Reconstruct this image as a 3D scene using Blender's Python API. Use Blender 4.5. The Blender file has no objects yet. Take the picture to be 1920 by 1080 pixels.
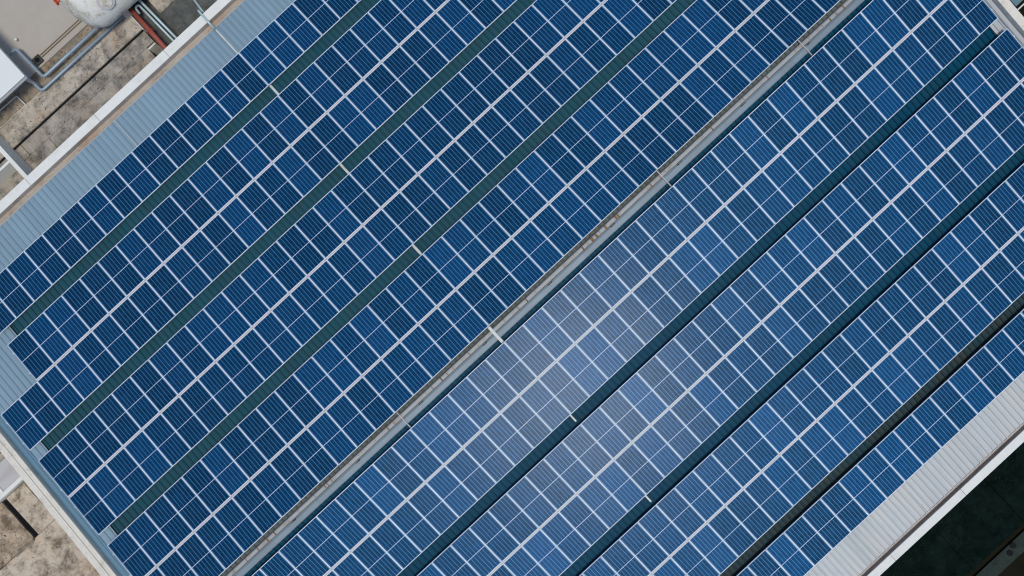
import bpy, bmesh, math, random
from mathutils import Vector, Matrix
R = random.Random(7)
SC = bpy.context.scene
COL = SC.collection

# ------------------------------------------------------------------ camera
CAM = Vector((-0.026, 0.279, 31.222))
right = Vector((0.734, -0.680, -0.011)).normalized()
fwd = Vector((0.003, 0.020, -1.0)).normalized()
down = fwd.cross(right).normalized()
right = down.cross(fwd).normalized()
FPX = 1500.0
cd = bpy.data.cameras.new('camera')
cam = bpy.data.objects.new('camera', cd)
COL.objects.link(cam)
m = Matrix.Identity(4)
for i in range(3):
    m[i][0] = right[i]; m[i][1] = -down[i]; m[i][2] = -fwd[i]; m[i][3] = CAM[i]
cam.matrix_world = m
cd.sensor_width = 36.0
cd.lens = FPX / 1920 * 36
cd.clip_end = 2000
SC.camera = cam

def proj(p):
    d = Vector(p) - CAM
    z = d.dot(fwd)
    return 960 + FPX * d.dot(right) / z, 540 + FPX * d.dot(down) / z

def clip_area(quad):
    poly = list(quad)
    for ax, lim, sg in ((0, 0, 1), (0, 1920, -1), (1, 0, 1), (1, 1080, -1)):
        out = []
        for i in range(len(poly)):
            a, b = poly[i - 1], poly[i]
            da, db = sg * (a[ax] - lim), sg * (b[ax] - lim)
            if (da >= 0) != (db >= 0):
                t = da / (da - db)
                out.append((a[0] + t * (b[0] - a[0]), a[1] + t * (b[1] - a[1])))
            if db >= 0:
                out.append(b)
        poly = out
        if not poly:
            return 0.0
    s = 0
    for i in range(len(poly)):
        a, b = poly[i - 1], poly[i]
        s += a[0] * b[1] - b[0] * a[1]
    return abs(s) / 2

# ------------------------------------------------------------------ materials
class NT:
    def __init__(s, name):
        s.mat = bpy.data.materials.new(name); s.mat.use_nodes = True
        s.t = s.mat.node_tree; s.b = s.t.nodes['Principled BSDF']
    def n(s, typ, **kw):
        nd = s.t.nodes.new(typ)
        for k, v in kw.items(): setattr(nd, k, v)
        return nd
    def link(s, a, b): s.t.links.new(a, b)
    def setin(s, sock, v):
        if hasattr(v, 'is_linked') or isinstance(v, bpy.types.NodeSocket): s.link(v, sock)
        else: sock.default_value = v
    def m(s, op, a, b=None, c=None):
        nd = s.n('ShaderNodeMath', operation=op)
        for i, v in enumerate((a, b, c)):
            if v is not None: s.setin(nd.inputs[i], v)
        return nd.outputs[0]
    def mix(s, f, a, b, blend='MIX'):
        nd = s.n('ShaderNodeMix', data_type='RGBA', blend_type=blend)
        s.setin(nd.inputs[0], f)
        for k, v in ((6, a), (7, b)):
            if isinstance(v, tuple) and len(v) == 3: v = v + (1,)
            s.setin(nd.inputs[k], v)
        return nd.outputs[2]
    def pos(s, scale=(1, 1, 1)):
        g = s.n('ShaderNodeNewGeometry')
        mp = s.n('ShaderNodeMapping'); s.link(g.outputs['Position'], mp.inputs[0]); mp.inputs['Scale'].default_value = scale
        return mp.outputs[0]
    def noise(s, vec, scale, detail=4, rough=.55, dist=0):
        nd = s.n('ShaderNodeTexNoise'); s.link(vec, nd.inputs['Vector'])
        nd.inputs['Scale'].default_value = scale; nd.inputs['Detail'].default_value = detail
        nd.inputs['Roughness'].default_value = rough; nd.inputs['Distortion'].default_value = dist
        return nd.outputs[0]
    def ramp(s, f, lo, hi):
        nd = s.n('ShaderNodeMapRange'); s.link(f, nd.inputs[0]); nd.inputs[1].default_value = lo; nd.inputs[2].default_value = hi
        return nd.outputs[0]
    def bump(s, h, dist, strength=1):
        nd = s.n('ShaderNodeBump'); s.link(h, nd.inputs['Height']); nd.inputs['Distance'].default_value = dist
        nd.inputs['Strength'].default_value = strength
        s.link(nd.outputs[0], s.b.inputs['Normal'])
    def out(s, col=None, rough=None, metal=None, spec=None):
        for k, v in (('Base Color', col), ('Roughness', rough), ('Metallic', metal), ('Specular IOR Level', spec)):
            if v is None: continue
            if isinstance(v, tuple) and len(v) == 3: v = v + (1,)
            s.setin(s.b.inputs[k], v)
        return s.mat

def mat_plain(name, col, rough=.6, metal=0.0, var=.12, scale=3.0, spec=.5, dirt=None, dirtlo=.55, dirthi=.8):
    t = NT(name); p = t.pos()
    f = t.noise(p, scale, 5)
    c = t.mix(f, tuple(x * (1 - var) for x in col), tuple(min(1, x * (1 + var)) for x in col))
    if dirt:
        g = t.ramp(t.noise(p, scale * .6, 6, .65, .6), dirtlo, dirthi)
        c = t.mix(g, c, dirt)
    r = t.m('ADD', t.m('MULTIPLY', f, .2), rough - .1)
    return t.out(c, r, metal, spec)

def mat_cells():
    t = NT('solar_cell_glass')
    uv = t.n('ShaderNodeUVMap').outputs[0]
    sep = t.n('ShaderNodeSeparateXYZ'); t.link(uv, sep.inputs[0])
    u, v = sep.outputs[0], sep.outputs[1]
    W, L = .939, 1.869
    def line(coord, pitch, half, soft):
        # 1 on the line, 0 off it
        d = t.m('MULTIPLY', t.m('PINGPONG', t.m('DIVIDE', coord, pitch), .5), pitch)
        return t.m('SUBTRACT', 1, t.m('SMOOTH_MIN', 1, t.m('MAXIMUM', 0, t.m('DIVIDE', t.m('SUBTRACT', d, half), soft)), .001))
    uu = t.m('SUBTRACT', u, .0255)
    lu = line(uu, .148, .0048, .003)
    vv = t.m('SUBTRACT', t.m('ABSOLUTE', t.m('SUBTRACT', v, L / 2)), .016)
    lv = line(vv, .0735, .0020, .0018)
    bus = line(t.m('SUBTRACT', uu, .0247), .0493, .0009, .0008)
    mid = t.m('LESS_THAN', t.m('ABSOLUTE', t.m('SUBTRACT', v, L / 2)), .0115)
    eu = t.m('MINIMUM', u, t.m('SUBTRACT', W, u)); ev = t.m('MINIMUM', v, t.m('SUBTRACT', L, v))
    edge = t.m('LESS_THAN', t.m('MINIMUM', eu, ev), .008)
    a1 = t.n('ShaderNodeAttribute', attribute_type='OBJECT', attribute_name='tone').outputs['Fac']
    a2 = t.n('ShaderNodeAttribute', attribute_type='GEOMETRY', attribute_name='tone').outputs['Fac']
    tone = t.m('MAXIMUM', a1, a2)
    # one shade per cell, crystalline mottling inside it
    p = t.pos()
    cell = t.n('ShaderNodeTexWhiteNoise', noise_dimensions='3D')
    cb = t.n('ShaderNodeCombineXYZ')
    t.link(t.m('FLOOR', t.m('DIVIDE', uu, .148)), cb.inputs[0]); t.link(t.m('FLOOR', t.m('DIVIDE', v, .0735)), cb.inputs[1]); t.link(t.m('MULTIPLY', tone, 91.7), cb.inputs[2])
    t.link(cb.outputs[0], cell.inputs['Vector'])
    cr = t.noise(p, 42, 2)
    f = t.m('ADD', t.m('MULTIPLY', cell.outputs[0], .35), t.m('ADD', t.m('MULTIPLY', cr, .25), t.m('MULTIPLY', tone, .45)))
    c = t.mix(f, (.0004, .0140, .044), (.0012, .052, .172))
    c = t.mix(t.m('MULTIPLY', bus, .25), c, (.06, .20, .38))
    c = t.mix(t.m('MULTIPLY', lv, .5), c, (.05, .19, .37))
    c = t.mix(t.m('MULTIPLY', lu, .68), c, (.12, .40, .62))
    c = t.mix(t.m('MULTIPLY', edge, .6), c, (.02, .05, .11))
    c = t.mix(t.m('MULTIPLY', mid, .9), c, (.50, .58, .74))
    du = t.ramp(t.noise(p, .55, 6, .6, .5), .42, .8)
    dust = t.m('MULTIPLY', du, .012)
    c = t.mix(dust, c, (.30, .29, .28))
    r = .50                         # blue anti-reflective coating of the cells: a broad tinted lobe
    cr_ = t.m('ADD', t.m('ADD', .235, t.m('MULTIPLY', tone, .03)), t.m('MULTIPLY', t.noise(p, 2.6, 5), .03))
    t.b.inputs['Coat Weight'].default_value = .17; t.b.inputs['Coat IOR'].default_value = 1.4
    t.setin(t.b.inputs['Coat Roughness'], cr_)
    t.b.inputs['IOR'].default_value = 1.45
    return t.out(c, r, t.m('MULTIPLY', t.m('SUBTRACT', .38, t.m('MULTIPLY', lu, .2)), t.m('SUBTRACT', 1, mid)), .0)

def mat_sheet(name, col, rough, metal, dirt=(.22, .2, .17), amount=.35, lo=.5, hi=.85, ribs=.45, spec=.5):
    t = NT(name); p = t.pos()
    streak = t.noise(t.pos((6, .35, 1)), 1.6, 5, .6)
    blot = t.noise(p, .8, 6, .6, .4)
    sx = t.n('ShaderNodeSeparateXYZ'); t.link(p, sx.inputs[0])
    wn = t.n('ShaderNodeTexWhiteNoise', noise_dimensions='1D')
    t.link(t.m('FLOOR', t.m('DIVIDE', sx.outputs[0], .75)), wn.inputs['W'])
    f = t.m('ADD', t.m('MULTIPLY', streak, .6), t.m('MULTIPLY', wn.outputs[0], .3))
    c = t.mix(f, tuple(x * .8 for x in col), tuple(min(1, x * 1.15) for x in col))
    g = t.m('MULTIPLY', t.ramp(t.m('ADD', t.m('MULTIPLY', streak, .5), t.m('MULTIPLY', blot, .5)), lo, hi), amount)
    c = t.mix(g, c, dirt)
    if ribs:    # dark reflection of the rib sides, painted as lines along each foot
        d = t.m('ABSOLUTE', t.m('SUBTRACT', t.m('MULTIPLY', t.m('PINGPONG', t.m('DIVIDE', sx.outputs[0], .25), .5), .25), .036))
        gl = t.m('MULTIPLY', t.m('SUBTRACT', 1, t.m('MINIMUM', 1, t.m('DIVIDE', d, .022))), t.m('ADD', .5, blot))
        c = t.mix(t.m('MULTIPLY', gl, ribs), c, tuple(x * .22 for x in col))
    r = t.m('ADD', rough - .08, t.m('MULTIPLY', blot, .2))
    return t.out(c, r, metal, spec)

def mat_concrete(name, a, b, dark, scale=1.0, darkamt=.75, lo=.5, hi=.72, tint=None, seed=0, spec=.12, grain=.5):
    t = NT(name); p = t.pos()
    off = t.n('ShaderNodeVectorMath', operation='ADD'); t.link(p, off.inputs[0]); off.inputs[1].default_value = (seed * 13.1, seed * 7.7, seed * 3.3)
    q = off.outputs[0]
    n1 = t.noise(q, 1.1 * scale, 8, .62, .7)
    n2 = t.noise(q, 5.5 * scale, 8, .68, .3)
    n3 = t.noise(q, 15 * scale, 6, .75)
    f = t.ramp(t.m('ADD', t.m('MULTIPLY', n1, .55), t.m('MULTIPLY', n2, .45)), .34, .66)
    c = t.mix(f, a, b)
    if tint:
        c = t.mix(t.m('MULTIPLY', t.ramp(t.noise(q, .9 * scale, 4, .5, .3), .52, .66), .55), c, tint)
    g = t.ramp(t.m('ADD', t.m('MULTIPLY', t.noise(q, 1.25 * scale, 10, .74, .25), .7), t.m('MULTIPLY', n2, .3)), lo, hi)
    c = t.mix(t.m('MULTIPLY', g, darkamt), c, dark)
    c = t.mix(t.m('MULTIPLY', t.ramp(n3, .5, .7), grain), c, tuple(x * .4 for x in a))
    t.bump(t.m('ADD', n2, t.m('MULTIPLY', n3, .4)), .012, .5)
    return t.out(c, .9, 0, spec)

M = dict(
    cell=mat_cells(),
    frame=mat_plain('anodised_frame', (.60, .68, .79), .5, 0, .05, 2.0, spec=.3),
    strip=mat_plain('aluminium_strip', (.47, .475, .475), .5, .05, .08, 2.5, spec=.3, dirt=(.40, .37, .34)),
    clamp=mat_plain('clamp_metal', (.42, .39, .36), .5, .3, .2, 9),
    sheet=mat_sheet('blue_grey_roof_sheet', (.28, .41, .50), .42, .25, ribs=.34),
    sheetw=mat_sheet('glare_paled_dusty_roof_sheet', (.43, .47, .50), .5, .1, (.54, .53, .50), .7, .38, .66, .28, .3)  # right slope: mostly sky glare put into a paler grey, plus some dust
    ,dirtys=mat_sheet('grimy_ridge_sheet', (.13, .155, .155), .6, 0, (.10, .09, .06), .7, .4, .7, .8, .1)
    ,flashe=mat_sheet('pale_grey_flashing', (.44, .47, .50), .5, .1, ribs=0),
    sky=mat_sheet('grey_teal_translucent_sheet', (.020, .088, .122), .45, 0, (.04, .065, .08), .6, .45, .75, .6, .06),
    skyb=mat_sheet('blue_teal_translucent_sheet', (.001, .056, .112), .45, 0, (.02, .06, .07), .6, .45, .75, .7, .05),  # right-slope strips: their different reflection put into a darker, bluer tint
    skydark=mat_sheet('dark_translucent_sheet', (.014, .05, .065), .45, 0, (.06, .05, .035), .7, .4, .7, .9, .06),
    seam=mat_plain('pale_joint_cover', (.55, .58, .57), .6, .1, .15, 5, dirt=(.3, .28, .25)),
    ridge=mat_sheet('ridge_cap_metal', (.19, .25, .30), .5, .1, (.22, .2, .18), .5, .5, .85, 0, .3),
    tray=mat_plain('weathered_tray', (.33, .345, .345), .6, .1, .15, 4, dirt=(.27, .19, .125), dirtlo=.52, dirthi=.74),
    rust=mat_plain('rusty_steel', (.13, .062, .028), .85, .1, .5, 18, dirt=(.30, .20, .12), dirtlo=.4, dirthi=.7),
    palerust=mat_plain('pale_rusty_steel', (.26, .225, .19), .8, .1, .35, 14),
    black=mat_plain('dark_rubber', (.008, .010, .011), .8, 0, .2, 6, spec=.08),
    white=mat_concrete('white_painted_parapet', (.66, .67, .64), (.74, .75, .72), (.46, .43, .38), .8, .6, .5, .74, grain=.12),
    cream=mat_concrete('weathered_cream_parapet', (.62, .58, .50), (.72, .69, .62), (.34, .30, .26), 1.3, .75, .52, .68, seed=3, grain=.2),
    inner=mat_concrete('stained_gutter_render', (.36, .31, .26), (.47, .42, .37), (.14, .125, .11), 1.0, .75, .5, .7, (.36, .25, .17), seed=5),
    rustg=mat_concrete('rust_stained_gutter', (.52, .40, .31), (.62, .53, .44), (.22, .17, .13), 1.4, .8, .48, .66, (.50, .32, .2), seed=31),
    flash=mat_sheet('blue_grey_flashing', (.16, .30, .41), .45, .2, ribs=0),
    wall=mat_concrete('rendered_wall', (.42, .41, .38), (.5, .49, .46), (.25, .24, .22)),
    padc=mat_concrete('smooth_grey_screed', (.385, .355, .315), (.43, .395, .355), (.30, .28, .25), .35, .35, .55, .8, seed=8, grain=.06),
    slab=mat_concrete('weathered_slab', (.40, .35, .295), (.57, .52, .445), (.075, .075, .07), 1.1, .85, .46, .60, (.40, .31, .22), seed=1),
    slabd=mat_concrete('blackened_slab', (.28, .25, .21), (.45, .41, .36), (.045, .05, .053), 1.4, .85, .45, .62, (.34, .26, .19), seed=2),
    slabm=mat_concrete('mossy_slab', (.085, .095, .09), (.16, .165, .155), (.03, .04, .042), 1.8, .7, .42, .62, seed=4),
    earth=mat_concrete('brown_stained_strip', (.26, .21, .155), (.40, .34, .27), (.06, .07, .065), 1.4, .8, .45, .63, (.34, .22, .11), seed=6),
    beige=mat_concrete('beige_stained_terrace', (.46, .38, .295), (.61, .535, .43), (.13, .095, .07), 1.0, .9, .47, .60, (.50, .38, .26), seed=9),
    brownt=mat_concrete('brown_stained_terrace', (.40, .30, .205), (.56, .47, .365), (.10, .075, .05), 1.2, .9, .43, .58, seed=11),
    lgrey=mat_plain('light_grey_panel', (.46, .45, .46), .7, 0, .06, 1.5, dirt=(.35, .33, .32)),
    dirtwhite=mat_concrete('dirty_white_paint', (.60, .60, .56), (.70, .70, .67), (.30, .25, .18), .9, .9, .50, .62, (.48, .40, .29), seed=14, grain=.12),
    tankwhite=mat_plain('white_tank_paint', (.70, .72, .70), .4, 0, .03, 1.2),
    pipe=mat_plain('blue_grey_pipe', (.27, .35, .42), .45, .2, .12, 5),
    palepipe=mat_plain('pale_blue_pipe', (.42, .53, .56), .45, .15, .12, 5),
    redpipe=mat_plain('red_oxide_pipe', (.30, .065, .045), .6, 0, .22, 6, dirt=(.22, .09, .06)),
    redvalve=mat_plain('orange_red_valve', (.50, .07, .03), .5, 0, .15, 6),
    brownpipe=mat_plain('brown_conduit', (.17, .135, .095), .7, 0, .15, 6),
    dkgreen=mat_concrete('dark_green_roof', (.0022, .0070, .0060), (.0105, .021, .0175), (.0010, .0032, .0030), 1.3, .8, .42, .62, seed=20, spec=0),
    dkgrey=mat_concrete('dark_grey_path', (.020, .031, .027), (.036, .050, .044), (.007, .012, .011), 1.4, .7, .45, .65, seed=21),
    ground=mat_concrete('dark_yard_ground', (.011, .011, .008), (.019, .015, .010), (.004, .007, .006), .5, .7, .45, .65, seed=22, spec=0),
    awning=mat_plain('blue_grey_awning', (.10, .19, .23), .5, .2, .15, 2),
)

# ------------------------------------------------------------------ helpers
class MB:
    def __init__(s): s.bm = bmesh.new()
    def face(s, vs): return s.bm.faces.new([s.bm.verts.new(v) for v in vs])
    def hexa(s, c):      # c: 8 corners, bottom 4 then top 4 in the same turn
        v = [s.bm.verts.new(p) for p in c]
        for f in ((0, 3, 2, 1), (4, 5, 6, 7), (0, 1, 5, 4), (1, 2, 6, 5), (2, 3, 7, 6), (3, 0, 4, 7)):
            s.bm.faces.new([v[i] for i in f])
    def box(s, x0, x1, y0, y1, z0, z1):
        s.hexa([(x0, y0, z0), (x1, y0, z0), (x1, y1, z0), (x0, y1, z0), (x0, y0, z1), (x1, y0, z1), (x1, y1, z1), (x0, y1, z1)])
    def sbox(s, x0, x1, v0, v1, h0, h1, sg):    # box lying along a roof slope, v measured away from the ridge
        q = lambda x, v, h: (x, sg * v, h - SL * v)
        s.hexa([q(x0, v0, h0), q(x1, v0, h0), q(x1, v1, h0), q(x0, v1, h0), q(x0, v0, h1), q(x1, v0, h1), q(x1, v1, h1), q(x0, v1, h1)])
    def tube(s, pts, r, n=12, caps=True):
        pts = [Vector(p) for p in pts]; rings = []
        for i, p in enumerate(pts):
            a = (p - pts[i - 1]).normalized() if i else None
            b = (pts[i + 1] - p).normalized() if i < len(pts) - 1 else None
            d = (a + b).normalized() if a and b else (a or b)
            k = 1.0
            if a and b: k = 1 / max(.4, d.dot(a))
            up = Vector((0, 0, 1)) if abs(d.z) < .9 else Vector((1, 0, 0))
            e1 = d.cross(up).normalized(); e2 = d.cross(e1).normalized()
            rr = r[i] if isinstance(r, (list, tuple)) else r
            rings.append([s.bm.verts.new(p + e1 * (rr * k * math.cos(t)) + e2 * (rr * math.sin(t))) for t in [2 * math.pi * j / n for j in range(n)]])
        for a, b in zip(rings, rings[1:]):
            for j in range(n):
                f = s.bm.faces.new((a[j], a[(j + 1) % n], b[(j + 1) % n], b[j])); f.smooth = True
        if caps:
            s.bm.faces.new(list(reversed(rings[0]))); s.bm.faces.new(rings[-1])
    def extr(s, prof, x0, x1):      # closed profile of (y,z), extruded along x
        a = [s.bm.verts.new((x0, y, z)) for y, z in prof]; b = [s.bm.verts.new((x1, y, z)) for y, z in prof]
        n = len(prof)
        for i in range(n): s.bm.faces.new((a[i], a[(i + 1) % n], b[(i + 1) % n], b[i]))
        s.bm.faces.new(list(reversed(a))); s.bm.faces.new(b)
    def build(s, name, mat, parent=None, bevel=0, loc=None):
        bmesh.ops.recalc_face_normals(s.bm, faces=s.bm.faces)
        me = bpy.data.meshes.new(name); s.bm.to_mesh(me); s.bm.free()
        for mm in (mat if isinstance(mat, list) else [mat]): me.materials.append(mm)
        o = bpy.data.objects.new(name, me); COL.objects.link(o)
        if parent: o.parent = parent
        if loc: o.location = loc
        if bevel:
            md = o.modifiers.new('bevel', 'BEVEL'); md.width = bevel; md.segments = 2; md.limit_method = 'ANGLE'
        return o

def tag(o, label=None, cat=None, group=None, kind=None):
    if label: o['label'] = label
    if cat: o['category'] = cat
    if group: o['group'] = group
    if kind: o['kind'] = kind
    return o
def thing(name, label, cat, group=None, loc=(0, 0, 0)):
    o = bpy.data.objects.new(name, None); COL.objects.link(o); o.location = loc; o.empty_display_size = .2
    return tag(o, label, cat, group)
def bend(pts, rad=.14, n=4):        # round the corners of a polyline
    pts = [Vector(p) for p in pts]; out = [pts[0]]
    for i in range(1, len(pts) - 1):
        a = (pts[i - 1] - pts[i]); b = (pts[i + 1] - pts[i]); k = min(rad, a.length * .45, b.length * .45)
        p0 = pts[i] + a.normalized() * k; p2 = pts[i] + b.normalized() * k
        for j in range(n + 1):
            t = j / n
            out.append(p0 * (1 - t) ** 2 + pts[i] * 2 * t * (1 - t) + p2 * t * t)
    out.append(pts[-1]); return out
WORDS = 'first second third fourth fifth sixth seventh eighth ninth tenth eleventh twelfth thirteenth fourteenth fifteenth sixteenth seventeenth eighteenth nineteenth twentieth'.split()
def ordinal(n):
    if n <= 20: return WORDS[n - 1]
    return {2: 'twenty', 3: 'thirty', 4: 'forty'}[n // 10] + '-' + WORDS[n % 10 - 1] if n % 10 else {3: 'thirtieth', 4: 'fortieth'}[n // 10]

SL = 0.08717                    # roof slope (rise over run); panel tops lie on z = -SL*|y|
TH = math.atan(SL)
DROP = .25                      # panel tops stand this far over the valleys of the sheeting
XW, XE = -18.80, 21.62          # sheeting between the gable parapets
EAVE = 17.28
GROUND = -9.0

# ------------------------------------------------------------------ ground
g = MB(); g.box(-400, 400, -400, 400, GROUND - .5, GROUND)
tag(g.build('ground', M['ground']), kind='structure')

# ------------------------------------------------------------------ warehouse
wh = thing('warehouse', 'large warehouse whose low gable roof carries rows of blue solar panels', 'building')
def rib_profile(x0, x1):
    xs = []; k = math.floor(x0 / .25)
    while True:
        c = k * .25; k += 1
        if c > x1 + .3: break
        for dx, h in ((-.032, 0), (-.017, .032), (.017, .032), (.032, 0), (.10, .0), (.105, .004), (.145, .004), (.15, .0)):
            if x0 < c + dx < x1: xs.append((c + dx, h))
    return [(x0, 0)] + xs + [(x1, 0)]
def rib_sheet(name, mat, x0, x1, v0, v1, h, sg, thick=.02):
    b = MB(); pr = rib_profile(x0, x1)
    nv = 2
    rows = []
    for v in (v0, v1): rows.append([b.bm.verts.new((x, sg * v, h + z - SL * v)) for x, z in pr])
    low = [[b.bm.verts.new((x, sg * v, h - thick - SL * v)) for x in (x0, x1)] for v in (v0, v1)]
    for i in range(len(pr) - 1): b.bm.faces.new((rows[0][i], rows[0][i + 1], rows[1][i + 1], rows[1][i]))
    b.bm.faces.new((low[0][0], low[0][1], low[1][1], low[1][0]))
    b.bm.faces.new([low[0][0]] + rows[0] + [low[0][1]]); b.bm.faces.new([low[1][0]] + rows[1] + [low[1][1]])
    b.bm.faces.new((low[0][0], low[1][0], rows[1][0], rows[0][0])); b.bm.faces.new((low[0][1], low[1][1], rows[1][-1], rows[0][-1]))
    return b.build(name, mat, wh)
for sg in (1, -1):
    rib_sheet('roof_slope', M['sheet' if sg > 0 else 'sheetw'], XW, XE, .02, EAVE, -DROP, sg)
GAPS = [(4.31, 4.87), (8.74, 9.31), (13.19, 13.74)]
for sg in (1, -1):
    for k, (a, b_) in enumerate(GAPS):
        xw = (-18.1 if sg > 0 else -18.6)
        if sg > 0 and k == 2: xw = -16.1
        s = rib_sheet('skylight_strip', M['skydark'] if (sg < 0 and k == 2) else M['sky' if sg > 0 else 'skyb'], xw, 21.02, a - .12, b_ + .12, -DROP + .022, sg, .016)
        e = MB()
        for xe in (xw, 21.02):
            e.sbox(xe - .018, xe + .018, a - .10, b_ + .10, -DROP + .004, -DROP + .06, sg)
        e.build('end_closure', M['black'], s)
        if not (sg < 0 and k == 2):
            e = MB(); w = (.07 if sg < 0 else .10)
            xj = (-1.67, -1.62, -1.56)[k] if sg > 0 else (-1.66, -1.66, -1.7)[k]
            e.sbox(xj - w / 2, xj + w / 2, a - .06, b_ + (.06 if sg > 0 else -.18), -DROP + .04, -DROP + .075, sg)
            e.build('joint_cover', M['seam'], s)
rib_sheet('skylight_strip', M['skyb'], XW + .1, XE - .1, .17, .60, -DROP + .022, -1, .016)  # added along the ridge: panel shade on this band put into a teal sheet
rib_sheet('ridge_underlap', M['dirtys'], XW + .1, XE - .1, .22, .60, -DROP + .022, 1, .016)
# ridge
rc = MB()
rc.extr([(.30, -.262), (.27, -.205), (.26, -.185), (.05, -.155), (.035, -.175), (.015, -.175), (0, -.152), (-.20, -.182), (-.215, -.205), (-.23, -.262)], XW, XE)
ridge = rc.build('ridge_cap', M['ridge'], wh)
for x, w, z in ((-1.64, .12, -.055), (7.35, .035, -.085), (-6.55, .035, -.085), (14.9, .03, -.10)):
    e = MB(); e.box(x - w / 2, x + w / 2, -.40, .41, z - .09, z)
    e.build('ridge_seam', M['seam'] if w > .1 else M['strip'], ridge, .004)
# seams running down the eaves
for sg, x, w in ((1, -1.66, .07), (1, -7.31, .03), (-1, 6.33, .035), (-1, -2.3, .03), (1, 6.3, .035)):
    e = MB(); e.sbox(x - w / 2, x + w / 2, 15.0, EAVE + .01, -DROP + .034, -DROP + .052, sg)
    e.build('roof_seam', M['seam'], wh)
# eave trim: the thin bright drip edge of the sheeting
for sg in (1, -1):
    e = MB(); e.sbox(XW, XE, EAVE + .002, EAVE + .024, -DROP - .06, -DROP + .030, sg)
    e.build('drip_edge', M['strip'], wh)
# gutters: floor of the channel between sheeting and parapet
zg = -SL * EAVE - DROP - .07
for sg, yin in ((1, 17.56), (-1, 17.46)):
    e = MB(); e.box(XW - .2, XE + .2, min(sg * 16.9, sg * yin), max(sg * 16.9, sg * yin), zg - .1, zg)
    e.build('gutter', M['inner' if sg > 0 else 'rustg'], wh)
# long parapets
ZP = -1.50
for sg, yin, yout in ((1, 17.56, 17.93), (-1, 17.46, 17.78)):
    ZP = -1.50 if sg > 0 else -1.62
    e = MB(); e.box(-19.40, 22.16, min(sg * yin, sg * yout), max(sg * yin, sg * yout), -3.6, ZP - .035)
    p = e.build('parapet', M['inner'] if sg > 0 else M['inner'], wh)
    e = MB(); step = 3.9; x = -19.42
    k = 0
    while x < 22.1:
        x1 = min(22.18, x + step)
        e.box(x + .008, x1 - .008, min(sg * (yin - .012), sg * (yout + .012)), max(sg * (yin - .012), sg * (yout + .012)), ZP - .035, ZP)
        x = x1; k += 1
    e.build('coping', M['white'], p, .008)
# gable parapets follow the slopes
def gable(x0, x1, h0, h1, name, mat, par, y0=-17.44, y1=17.54, bev=.008):
    b = MB()
    b.extr([(y1, h0 - SL * y1), (y1, h1 - SL * y1), (0, h1), (y0, h1 + SL * y0), (y0, h0 + SL * y0), (0, h0)], x0, x1)
    return b.build(name, mat, par, bev)
p = gable(-19.34, -19.02, -1.2, .02, 'parapet', M['cream'], wh)
gable(-19.215, -19.02, .022, .06, 'coping', M['cream'], p)
gable(-19.50, -19.24, .022, .055, 'coping', M['cream'], p)
p = gable(21.80, 22.16, -1.2, .03, 'parapet', M['cream'], wh)
gable(21.78, 21.92, .032, .065, 'coping', M['cream'], p)
# verge flashings between sheeting and gable parapets
for x0, x1, xl in ((-19.018, XW + .06, -18.83), (XE - .06, 21.778, 21.60)):
    b = MB(); b.extr([(17.2, -.21 - SL * 17.2), (17.2, -.195 - SL * 17.2), (0, -.195), (-17.2, -.195 - SL * 17.2), (-17.2, -.21 - SL * 17.2), (0, -.21)], x0, x1)
    for xa in (x0 + .02, xl):
        b.extr([(17.2, -.194 - SL * 17.2), (17.2, -.165 - SL * 17.2), (0, -.165), (-17.2, -.165 - SL * 17.2), (-17.2, -.194 - SL * 17.2), (0, -.194)], xa, xa + .025)
    b.build('verge_flashing', M['flash' if x0 < 0 else 'flashe'], wh)
# walls below the roof
b = MB()
b.box(-19.30, 22.10, 17.60, 17.90, GROUND, -3.602); b.box(-19.30, 22.10, -17.70, -17.44, GROUND, -3.602)
b.box(-19.30, -19.05, -17.438, 17.598, GROUND, -3.2); b.box(21.84, 22.10, -17.438, 17.598, GROUND, -3.2)
b.build('wall', M['wall'], wh)

# ------------------------------------------------------------------ solar panels
PW, PL, PT = .988, 1.918, .04
ROWS = []                       # (side, v0, first x, last x, words)
for sg in (1, -1):
    for k, (v0, nm) in enumerate(((.43, 0), (2.408, 1), (4.86, 2), (6.838, 3), (9.30, 4), (11.278, 5), (13.71, 6))):
        if sg > 0 and k == 6: v0 = 13.76
        if sg < 0 and k == 6: v0 = 13.69
        xw = -18.6
        if sg > 0 and k >= 5: xw = -16.6
        ROWS.append((sg, v0, xw, 21.4, k))
fm = MB(); lip = .024
fm.box(-PW / 2, -PW / 2 + lip, -PL / 2, PL / 2, 0, PT); fm.box(PW / 2 - lip, PW / 2, -PL / 2, PL / 2, 0, PT)
fm.box(-PW / 2 + lip, PW / 2 - lip, -PL / 2, -PL / 2 + lip, 0, PT); fm.box(-PW / 2 + lip, PW / 2 - lip, PL / 2 - lip, PL / 2, 0, PT)
frame0 = fm.build('frame', M['frame'])
gm = MB(); gw, gl = PW / 2 - lip - .0005, PL / 2 - lip - .0005
gm.box(-gw, gw, -gl, gl, .006, PT - .004)
lay = gm.bm.loops.layers.uv.new('UVMap')
for f in gm.bm.faces:
    for l in f.loops: l[lay].uv = (l.vert.co.x + gw, l.vert.co.y + gl)
glass0 = gm.build('glass', M['cell'])
cands = []
for (sg, v0, xw, xe, k) in ROWS:
    n = int(round(xe - xw))
    for i in range(n):
        x = xw + i + .5; v = v0 + PL * math.cos(TH) / 2
        q = []
        for dx, dv in ((-.5, -.953), (.5, -.953), (.5, .953), (-.5, .953)):
            q.append(proj((x + dx * PW, sg * (v + dv), -SL * (v + dv))))
        cands.append([clip_area(q), sg, k, x, v, R.random(), R.gauss(0, .24), R.gauss(0, .24)])
vis = [c for c in cands if c[0] > 40]
print('visible panels', len(vis))
chosen = sorted(vis, key=lambda c: -c[0])[:300]
cs = set(id(c) for c in chosen)
count = {}
for c in vis: count.setdefault((c[1], c[2]), []).append(c)
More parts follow.
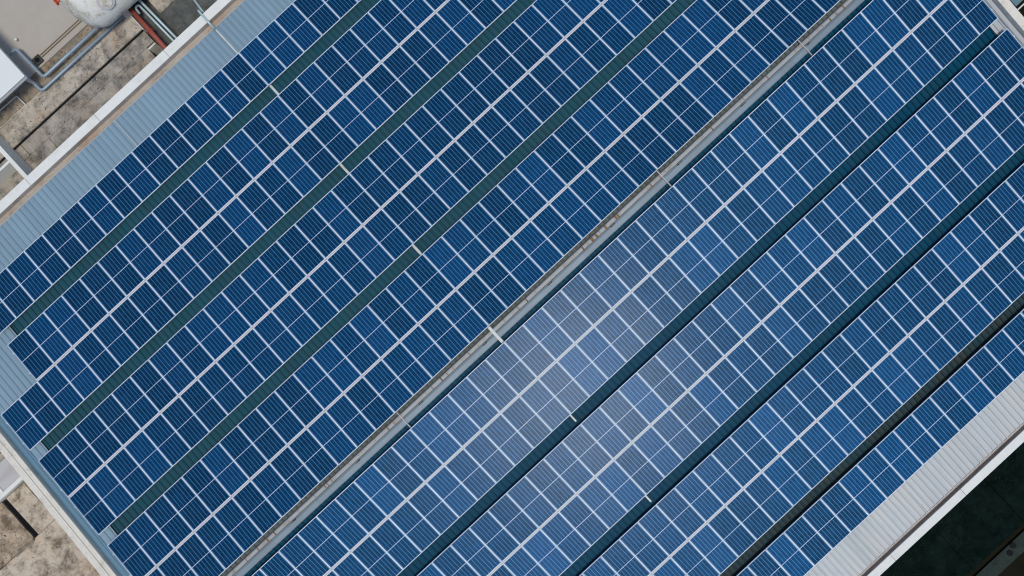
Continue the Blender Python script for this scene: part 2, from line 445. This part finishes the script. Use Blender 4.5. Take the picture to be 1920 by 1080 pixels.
rank = {}
for key, lst in count.items():
    for j, c in enumerate(sorted(lst, key=lambda c: c[3])): rank[id(c)] = j + 1
def pose(sg, x, v, jx, jy):
    nrm = Vector((0, sg * math.sin(TH), math.cos(TH)))
    loc = Vector((x, sg * v, -SL * v)) - nrm * PT
    rot = (-sg * TH + math.radians(jx), math.radians(jy), 0)
    return loc, rot
first = True
proto = None
for c in vis:
    if id(c) not in cs: continue
    _, sg, k, x, v, tone, jx, jy = c
    loc, rot = pose(sg, x, v, jx, jy)
    if proto is None:
        proto = bpy.data.objects.new('solar_panel', None); proto.empty_display_size = .2
        root, fr, gl_ = proto, frame0, glass0
    else:
        root, fr, gl_ = proto.copy(), frame0.copy(), glass0.copy()
        COL.objects.link(fr); COL.objects.link(gl_)
    COL.objects.link(root)
    fr.parent = root; gl_.parent = root
    root.location = loc; root.rotation_euler = rot
    gl_['tone'] = tone ** 2
    if sg > 0: lab = 'deep blue solar panel, %s from the lower-left in the %s row above the ridge'
    else: lab = 'paler blue solar panel, %s from the lower-left in the %s row below the ridge'
    tag(root, lab % (ordinal(rank[id(c)]), ordinal(k + 1)), 'solar panel', 'solar panels in rows on the warehouse roof')
# the rest of the field: cropped by the borders, in the outermost rows, or out of view
sb = bmesh.new(); ul = sb.loops.layers.uv.new('UVMap'); tl = sb.faces.layers.float.new('tone')
for c in cands:
    if id(c) in cs: continue
    _, sg, k, x, v, tone, jx, jy = c
    loc, rot = pose(sg, x, v, jx, jy)
    from mathutils import Euler
    mt = Matrix.Translation(loc) @ Euler(rot).to_matrix().to_4x4()
    for me, mi in ((frame0.data, 0), (glass0.data, 1)):
        vs = [sb.verts.new(mt @ p.co) for p in me.vertices]
        for pl in me.polygons:
            f = sb.faces.new([vs[i] for i in pl.vertices]); f.material_index = mi; f[tl] = tone ** 2
            if mi:
                for l, li in zip(f.loops, pl.loop_indices): l[ul].uv = me.uv_layers[0].data[li].uv
me = bpy.data.meshes.new('solar_panels'); sb.to_mesh(me); sb.free()
me.materials.append(M['frame']); me.materials.append(M['cell'])
o = bpy.data.objects.new('solar_panels', me); COL.objects.link(o)
tag(o, 'blue solar panels along the photo borders and in the outermost rows', 'solar panels', kind='stuff')

# strips of aluminium that close the joint between the two rows of each pair
for sg in (1, -1):
    for k, nm in ((0, 'nearest the ridge'), (1, 'in the middle'), (2, 'nearest the eave')):
        xw = -16.6 if (sg > 0 and k == 2) else -18.6
        va = (2.346, 6.776, 11.216)[k]; vb = va + .055
        t = thing('cover_strip', '%s aluminium strip between two panel rows, the pair %s, %s slope' % ('pale blue' if sg > 0 else 'creamy', nm, 'upper-left' if sg > 0 else 'lower-right'), 'metal strip', 'cover strips between paired panel rows', (xw, sg * va, -SL * va))
        ox, oy, oz = t.location
        b = MB(); b.sbox(xw, 21.4, va, vb, -.075, -.006, sg)
        o = b.build('strip', M['strip'], t, .003); o.location = (-ox, -oy, -oz)
        x = xw + 1; cl = None
        while x < 21.3:
            if clip_area([proj((x - .1, sg * va, -SL * va)), proj((x + .1, sg * va, -SL * va)), proj((x + .1, sg * vb, -SL * vb)), proj((x - .1, sg * vb, -SL * vb))]) > 4:
                if cl is None:
                    b = MB(); b.box(-.022, .022, -.024, .024, -.004, .006); b.tube([(0, 0, .006), (0, 0, .014)], .014, 6)
                    cl = b.build('clamp', M['clamp'], t, 0)
                    o = cl
                else:
                    o = cl.copy(); COL.objects.link(o)
                vm = (va + vb) / 2
                o.location = (x - ox, sg * vm - oy, -SL * vm - .001 - oz); o.rotation_euler = (-sg * TH, 0, 0)
            x += 1
# rails that carry the panels; their ends show at the verges
for (sg, v0, xw, xe, k) in ROWS:
    for fr_, w in ((.22, 'upper'), (.78, 'lower')):
        v = v0 + PL * fr_
        side = 'upslope' if fr_ < .5 else 'downslope'
        b = MB(); b.sbox(xw - .07, xe + .07, v - .02, v + .02, -.105, -PT - .006, sg)
        x = xw + .3
        while x < xe:
            b.sbox(x - .03, x + .03, v - .04, v + .04, -DROP + .002, -.106, sg); x += 1.995
        o = b.build('mounting_rail', M['frame'])
        tag(o, '%s aluminium mounting rail under the %s panel row %s the ridge' % (side, ordinal(k + 1), 'above' if sg > 0 else 'below'), 'rail', 'mounting rails under the panel rows')

# ------------------------------------------------------------------ things on the ridge
tr = thing('cable_tray', 'long weathered cable tray with rusty straps running along the roof ridge', 'cable tray', None, (-18.5, .155, -.17))
ox, oy, oz = tr.location
b = MB(); b.box(0, 39.9, -.062, .062, .02, .052)
b.build('lid', M['tray'], tr, .004)
for yy in (-.075, .072):
    b = MB(); b.box(0, 39.9, yy - .006, yy + .006, .006, .046); b.build('side_rail', M['black'] if yy < 0 else M['clamp'], tr)
strong = [5.05, 4.9, 4.35, 3.85, 3.7, 3.2, 7.25, 6.85, 13.0, 16.35, 16.75, 17.1, -4.35, -4.1, -4.85, -6.95, -7.25, -10.6, -10.4, -10.2, -13.6, -13.3, -14.2, -14.8, 10.1, -2.95, .2, -.3]
x = -17.6
marks = [(s, True) for s in strong]
while x < 20.5:
    if all(abs(x - s) > .2 for s in strong): marks.append((x, False))
    x += R.choice((.45, .7, .9, 1.4, 2.1))
for x, st in marks[:96]:
    b = MB(); x += R.uniform(-.05, .05); w = R.uniform(.035, .07) if st and 3 < x < 5.3 else R.uniform(.012, .028)
    y0 = -.082 - (R.uniform(0, .03) if st else 0)
    b.box(-w, w, y0, .083, .0525, .060)
    if st and R.random() < .6: b.box(-w * .5, w * .5, .084, R.uniform(.11, .15), .03, .055); b.tube([(R.uniform(-.02, .02), y0 + .03, .06), (0, y0 + .03, .078)], .018, 7)
    o = b.build('strap', M['rust'] if st else M['palerust'], tr); o.location = (x - ox, 0, 0)
rods = [(-8.98, 'third'), (-12.4, 'second'), (-5.60, 'fourth'), (-2.2, ''), (1.28, ''), (4.63, ''), (8.2, ''), (11.61, ''), (15.15, ''), (18.6, '')]
RL = {-12.4: 'small rusty lightning rod on the ridge, lowest one on the left',
      -8.98: 'small lightning rod on the ridge, second from the lower-left end',
      -5.60: 'small lightning rod with a black clamp, just above the thin ridge seam',
      -2.2: 'small lightning rod on the ridge just below the broad pale seam',
      1.28: 'small lightning rod on the ridge, first above the broad pale seam',
      4.63: 'small lightning rod on the ridge beside the rustiest tray straps',
      8.2: 'small lightning rod on the ridge just above the upper thin seam',
      11.61: 'small lightning rod on the ridge, third from the upper-right end',
      15.15: 'small lightning rod on the ridge beside a short dark joint',
      18.6: 'small lightning rod on the ridge, nearest the upper-right border'}
for x, _ in rods:
    t = thing('lightning_rod', RL[x], 'lightning rod', 'lightning rods along the ridge', (x, .045, -.156))
    b = MB(); b.box(-.06, .06, -.045, .03, 0, .022); b.build('base', M['palerust'], t, .005)
    b = MB(); b.tube([(0, -.005, .022), (.004, -.005, .12), (.01, -.01, .26)], [.02, .014, .006], 8); b.build('rod', M['seam'], t)
    b = MB(); b.tube([(-.10, -.03, .03), (.12, -.022, .03)], .016, 8); b.build('clamp', M['black'], t)

# ------------------------------------------------------------------ annex on the upper left
an = thing('annex_building', 'lower flat-roofed annex of stained concrete slabs beside the white parapet', 'building')
def slab(name, mat, x0, x1, y0, y1, z1, z0=-4.6, bev=.012, par=an):
    b = MB(); b.box(x0, x1, y0, y1, z0, z1); return b.build(name, mat, par, bev)
b = MB(); b.box(-34, 12, 17.94, 36, GROUND, -4.602); b.build('wall', M['dkgrey'], an)
slab('screed_roof', M['padc'], -34, 12, 21.86, 36, -3.02)
slab('pipe_channel', M['earth'], -34, -3.95, 21.09, 21.855, -3.10)
slab('roof_slab', M['slab'], -34, -4.04, 20.07, 21.085, -3.00)
slab('roof_slab', M['slabd'], -11.3, -4.04, 19.36, 19.97, -3.05)
slab('roof_slab', M['slabd'], -34, -11.32, 19.36, 19.97, -3.05)
slab('roof_slab', M['slabd'], -10.2, -4.45, 17.945, 19.345, -3.04)
slab('roof_slab', M['slabd'], -34, -10.215, 17.945, 19.345, -3.05)
slab('pipe_channel', M['slabm'], -4.03, -3.02, 17.945, 21.855, -3.42)
slab('expansion_joint', M['black'], -34, -4.04, 19.972, 20.068, -3.075, -3.3, 0)
slab('edge_curb', M['dirtwhite'], -4.44, -4.034, 19.2, 19.28, -3.03)
slab('roof_slab', M['slabm'], -3.01, 12, 17.945, 20.02, -3.03)
slab('roof_slab', M['slab'], -3.01, 12, 20.03, 21.855, -3.01)
slab('edge_curb', M['dirtwhite'], -4.038, -3.99, 20.0, 21.08, -2.98)
slab('edge_curb', M['dirtwhite'], -34, -9.9, 21.10, 21.14, -3.06)

# low white walls
t = thing('low_wall', 'low white wall running out from the parapet at the left border', 'wall', None, (-11.75, 17.95, -3.05))
slab('wall_body', M['white'], -.09, .09, 0, 4.2, .95, 0, .01, t)
t = thing('low_wall', 'short white cross wall joining the longer one at the left border', 'wall', None, (-11.85, 19.30, -3.05))
slab('wall_body', M['white'], -8, 0, -.055, .055, .85, 0, .01, t)

# tanks
def htank(t, x0, x1, r, d0, d1, mat):
    b = MB(); pts = []; rad = []
    for i in range(9):
        a = i / 8 * math.pi / 2
        pts.append((x0 - d0 * math.cos(a), 0, 0)); rad.append(max(.004, r * math.sin(a)))
    for i in range(1, 9):
        a = i / 8 * math.pi / 2
        pts.append((x1 + d1 * math.sin(a), 0, 0)); rad.append(max(.004, r * math.cos(a)))
    pts.insert(9, ((x0 + x1) / 2, 0, 0)); rad.insert(9, r)
    rings = []
    for p, rr in zip(pts, rad):
        rings.append([b.bm.verts.new((p[0], rr * math.cos(q), rr * math.sin(q))) for q in [2 * math.pi * j / 48 for j in range(48)]])
    for a, c in zip(rings, rings[1:]):
        for j in range(48):
            f = b.bm.faces.new((a[j], a[(j + 1) % 48], c[(j + 1) % 48], c[j])); f.smooth = True
    b.bm.faces.new(rings[0]); b.bm.faces.new(rings[-1])
    return b.build('shell', mat, t)
t1 = thing('storage_tank', 'dirt-stained white tank with a red valve at the top border', 'tank', None, (-4.7, 21.7, -1.45))
htank(t1, -.02, 3.4, 1.32, .86, .86, M['dirtwhite'])
b = MB(); b.box(.5, .8, -.9, .9, -1.56, -.8); b.build('saddle', M['wall'], t1)
b = MB(); b.box(2.6, 2.9, -.9, .9, -1.56, -.8); b.build('saddle', M['wall'], t1)
b = MB(); b.tube([(.6, -.85, .57), (.6, -1.17, .785)], .34, 24); b.build('manhole', M['lgrey'], t1)
b = MB(); b.tube([(.6, -1.172, .786), (.6, -1.20, .806)], .24, 20); b.build('manhole_cover', M['dirtwhite'], t1)
for xb in (.0, 1.5):
    b = MB(); b.tube([(xb - .02, 0, 0), (xb + .02, 0, 0)], 1.328, 48, False); b.build('weld_band', M['dirtwhite'], t1)
b = MB(); b.tube([(-.80, .62, .1), (-1.02, .66, .1)], .07, 12); b.tube([(-.97, .65, .1), (-1.03, .66, .1)], .14, 14); b.tube([(-1.0, .65, .05), (-1.0, .66, .28)], .03, 8); b.build('valve', M['redvalve'], t1)
t2 = thing('storage_tank', 'clean white box tank at the left border above the parapet', 'tank', None, (-8.72, 20.97, -3.1))
b = MB(); b.box(-4, 0, 0, 3.6, 1.5, 1.78); b.build('body', M['tankwhite'], t2, .05)
b = MB(); b.box(-4.03, .03, -.03, 3.63, 1.781, 1.84); b.build('lid', M['tankwhite'], t2, .02)
for lx, ly in ((-.25, .35), (-.25, 3.2), (-3.6, .35), (-3.6, 3.2)):
    b = MB(); b.box(lx - .05, lx + .05, ly - .05, ly + .05, 0, 1.5); b.build('leg', M['lgrey'], t2)

# pipes
def pipe(name, label, mat, pts, r, rad=.16, grp=None, flanges=()):
    t = thing(name, label, 'pipe', grp, pts[0])
    o = Vector(pts[0])
    b = MB(); b.tube(bend([Vector(p) - o for p in pts], rad), r, 14); b.build('tube', mat, t)
    for (p, d) in flanges:
        b = MB(); p = Vector(p) - o; d = Vector(d).normalized() * .03; b.tube([p - d, p + d], r * 1.45, 14); b.build('flange', mat, t)
    k = 0
    return t
pipe('water_pipe', 'blue-grey pipe angled from the clean white tank to the stained tank', M['pipe'],
     [(-8.9, 22.86, -2.55), (-8.53, 22.90, -2.55), (-8.50, 21.20, -2.62), (-3.3, 21.20, -2.62)], .065,
     flanges=[((-6.9, 21.2, -2.62), (1, 0, 0)), ((-5.4, 21.2, -2.62), (1, 0, 0)), ((-8.515, 22.0, -2.58), (0, 1, 0))])
pipe('water_pipe', 'lower blue-grey pipe running beside the long stained slab', M['pipe'],
     [(-9.0, 21.9, -2.3), (-9.0, 21.5, -2.62), (-8.97, 20.86, -2.70), (-3.9, 20.86, -2.70)], .06,
     flanges=[((-6.2, 20.86, -2.70), (1, 0, 0)), ((-4.9, 20.86, -2.7), (1, 0, 0))])
pipe('red_pipe', 'thick red pipe running from the stained tank to the white parapet', M['redpipe'],
     [(-3.80, 21.3, -2.75), (-3.84, 17.96, -2.75)], .105, flanges=[((-3.82, 19.6, -2.75), (0, 1, 0))])
pipe('water_pipe', 'pale pipe with a hooked end just right of the red pipe', M['palepipe'],
     [(-3.66, 20.55, -2.9), (-3.62, 20.80, -2.75), (-3.42, 20.78, -2.72), (-3.35, 17.96, -2.72)], .05)
pipe('water_pipe', 'straight pale pipe farthest right beside the red pipe', M['palepipe'],
     [(-3.33, 23.5, -2.72), (-3.18, 17.96, -2.72)], .055)
t = thing('conduit', 'thin double brown conduit running from the drain box to the tank', 'conduit', None, (-8.05, 22.17, -2.98))
for yy in (-.05, .06):
    b = MB(); b.tube([(0, yy, 0), (3.3, yy - .01, 0)], .022, 8); b.build('tube', M['brownpipe'], t)
pipe('conduit', 'thin grey bent conduit lying below the clean white tank', M['seam'],
     [(-13.5, 21.72, -2.99), (-10.0, 21.62, -2.99), (-9.94, 20.9, -2.95)], .03, .06)
# drain box
t = thing('drain_box', 'dark square drain box with a round grate on the grey roof', 'drain', None, (-8.27, 22.13, -3.02))
b = MB(); b.box(-.19, .19, -.19, .19, 0, .09); b.build('box', mat_plain('dark_cast_iron', (.04, .04, .035), .7, .2, .3, 8), t, .012)
b = MB(); b.tube([(0, 0, .091), (0, 0, .12)], .10, 18); b.build('grate', M['black'], t)
t = thing('roof_vent', 'tiny white vent cap standing on the bare grey roof', 'vent', None, (-8.34, 23.38, -3.02))
b = MB(); b.tube([(0, 0, 0), (0, 0, .16)], .03, 10); b.build('stem', M['lgrey'], t)
b = MB(); b.tube([(0, 0, .16), (0, 0, .19), (0, 0, .22)], [.065, .06, .02], 12); b.build('cap', M['white'], t)
pipe('downpipe', 'pale pipe crossing the white parapet in line with the eave seam', M['palepipe'],
     [(-1.45, 20.2, -2.95), (-1.62, 18.6, -2.9), (-1.64, 18.1, -1.38), (-1.66, 17.45, -1.38), (-1.66, 17.2, -1.68)], .05, .1)

# ------------------------------------------------------------------ terrace on the lower left
te = thing('terrace_building', 'stained beige concrete terrace roof outside the cream gable parapet', 'building')
b = MB(); b.box(-36, -19.32, -24, 17.9, GROUND, -4.402); b.build('wall', M['wall'], te)
slab('roof_slab', M['beige'], -36, -19.32, -24, 7.00, -3.0, -4.4, .015, te)
slab('roof_slab', M['brownt'], -36, -22.25, 7.03, 9.10, -3.03, -4.4, .015, te)
slab('drain_channel', M['black'], -22.246, -22.004, 7.035, 9.09, -3.13, -4.39, 0, te)
slab('roof_slab', M['beige'], -22.0, -21.0, 7.015, 9.10, -3.02, -4.4, .015, te)
slab('roof_slab', M['brownt'], -20.985, -19.32, 7.66, 9.10, -3.02, -4.4, .015, te)
slab('roof_slab', M['beige'], -20.985, -19.32, 7.015, 7.645, -3.0, -4.4, .015, te)
slab('roof_slab', M['brownt'], -36, -19.32, 11.1, 17.9, -3.2, -4.4, .015, te)
slab('edge_curb', M['dirtwhite'], -20.9, -19.34, 7.60, 7.67, -2.95, -2.99, .008, te)
slab('edge_curb', M['earth'], -23.3, -22.24, 6.92, 7.02, -2.92, -2.99, .008, te)
hut = thing('roof_hatch', 'flat light grey hatch cover with a white beam at the lower-left border', 'roof hatch', None, (-21.0, 9.75, -4.4))
slab('cover', M['lgrey'], -1.9, 1.66, -.42, .62, 1.55, 0, .02, hut)
slab('beam', M['white'], -1.9, 1.66, -.60, -.43, 1.66, 0, .015, hut)
slab('side_panel', M['white'], -1.2, -.75, -.42, .20, 1.60, 1.552, .01, hut)

db = bmesh.new()
def bits(n, xa, xb, ya, yb, z):
    for i in range(n):
        x, y = R.uniform(xa, xb), R.uniform(ya, yb); a = R.uniform(0, 3.14); l = R.uniform(.02, .09); w_ = R.uniform(.006, .03); h = R.uniform(.006, .03)
        mt = Matrix.Translation((x, y, z + h / 2)) @ Matrix.Rotation(a, 4, 'Z') @ Matrix.Diagonal((l, w_, h, 1))
        g_ = bmesh.ops.create_cube(db, size=1, matrix=mt)
        mi = R.choice((0, 0, 1, 2))
        for v in g_['verts']:
            for f in v.link_faces: f.material_index = mi
bits(110, -25, -19.6, 1, 6.98, -3.0); bits(50, -20.9, -19.6, 7.7, 9.0, -3.02); bits(40, -25, -22.3, 7.1, 9.0, -3.03)
bits(70, -13, -4.2, 20.1, 21.0, -3.0); bits(80, -13, -4.5, 18.1, 19.9, -3.05); bits(60, -12, -4.2, 21.2, 21.8, -3.1)
me = bpy.data.meshes.new('debris'); db.to_mesh(me); db.free()
for nm, cc in (('debris_dark', (.05, .045, .04)), ('debris_brown', (.16, .11, .07)), ('debris_pale', (.55, .52, .46))): me.materials.append(mat_plain(nm, cc, .9, 0, .3, 5, spec=.1))
o = bpy.data.objects.new('debris', me); COL.objects.link(o)
tag(o, 'small loose debris strewn over the stained concrete roofs', 'debris', kind='stuff')

# ------------------------------------------------------------------ dark side on the lower right
lr = thing('canopy_roof', 'dark mossy canopy roof below the lower-right parapet', 'canopy')
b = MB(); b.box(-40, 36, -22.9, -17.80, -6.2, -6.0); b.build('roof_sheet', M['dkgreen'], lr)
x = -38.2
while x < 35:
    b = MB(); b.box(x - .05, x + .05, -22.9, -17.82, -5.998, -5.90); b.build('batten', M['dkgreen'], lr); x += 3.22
b = MB()
for px_ in range(-36, 36, 8): b.box(px_ - .1, px_ + .1, -22.7, -22.5, GROUND, -6.2)
b.build('post', M['dkgrey'], lr)
b = MB(); b.box(-60, 60, -25.72, -24.98, GROUND, GROUND + .12)
tag(b.build('path', M['dkgrey'], None, .02), kind='structure')
for x, y, lab in ((9.62, -25.12, 'dark round manhole cover on the path, the upper one'), (9.25, -25.30, 'dark round manhole cover on the path, the lower one'), (10.75, -25.45, 'dark round manhole cover on the path, cut by the right border')):
    b = MB(); b.tube([(0, 0, 0), (0, 0, .03)], .15, 18); o = b.build('manhole_cover', M['black'], None, 0, (x, y, GROUND + .121))
    tag(o, lab, 'manhole cover', 'manhole covers on the path')
lm = bmesh.new()
for i in range(5200):
    x = R.uniform(-6, 20); y = -17.95 - abs(R.gauss(0, 1.9))
    bx = ((x + 38.2) % 3.22); x -= (bx - .2) * R.choice((0, 0, .55, .8))
    if y < -22.85: continue
    a = R.uniform(0, 6.28); sz = R.uniform(.02, .06); c_, s_ = math.cos(a) * sz, math.sin(a) * sz; z = -5.995 + R.uniform(0, .03)
    vs = [lm.verts.new((x + c_, y + s_, z)), lm.verts.new((x - s_ * .5, y + c_ * .5, z + R.uniform(0, .02))), lm.verts.new((x - c_, y - s_, z)), lm.verts.new((x + s_ * .5, y - c_ * .5, z + R.uniform(0, .02)))]
    f = lm.faces.new(vs); f.material_index = R.choice((0, 0, 1, 2))
me = bpy.data.meshes.new('leaf_litter'); lm.to_mesh(me); lm.free()
for nm, cc in (('leaf_dark_green', (.006, .015, .011)), ('leaf_grey_green', (.009, .018, .015)), ('leaf_black', (.003, .008, .007))): me.materials.append(mat_plain(nm, cc, .8, 0, .3, 5, spec=.1))
o = bpy.data.objects.new('leaf_litter', me); COL.objects.link(o)
tag(o, 'scattered dark leaves and moss lying on the canopy roof', 'leaf litter', kind='stuff')
t = thing('metal_awning', 'blue-grey awning with a white edge at the top-right corner', 'awning', None, (27.5, -4.8, GROUND))
b = MB(); b.box(-1.1, 3, -.55, 3, 2.6, 2.68); b.build('sheet', M['awning'], t)
b = MB(); b.box(-1.1, 3, -.76, -.70, 2.5, 2.6); b.build('edge_trim', M['white'], t)
b = MB(); b.box(-1.0, -.9, -.4, -.3, 0, 2.6); b.box(2.8, 2.9, -.4, -.3, 0, 2.6); b.build('post', M['dkgrey'], t)

# ------------------------------------------------------------------ light
el, az = math.radians(73), math.radians(185)
sd = Vector((math.sin(az) * math.cos(el), math.cos(az) * math.cos(el), math.sin(el)))
sl = bpy.data.lights.new('sun', 'SUN'); sl.energy = 1.4; sl.angle = math.radians(13); sl.color = (1.0, .935, .81)
so = bpy.data.objects.new('sun', sl); COL.objects.link(so); so.location = (0, -40, 60)
so.rotation_euler = sd.to_track_quat('Z', 'Y').to_euler()
w = bpy.data.worlds.new('World'); SC.world = w; w.use_nodes = True
nt = w.node_tree; bg = nt.nodes['Background']
sk = nt.nodes.new('ShaderNodeTexSky'); sk.sky_type = 'NISHITA'; sk.sun_disc = False
sk.sun_elevation = el; sk.sun_rotation = az; sk.air_density = 1.0; sk.dust_density = .6; sk.ozone_density = 0.0
nt.links.new(sk.outputs[0], bg.inputs[0]); bg.inputs[1].default_value = .078
SC.cycles.filter_width = 1.15
SC.view_settings.view_transform = 'Standard'; SC.view_settings.look = 'None'
SC.view_settings.exposure = .68; SC.view_settings.gamma = 1
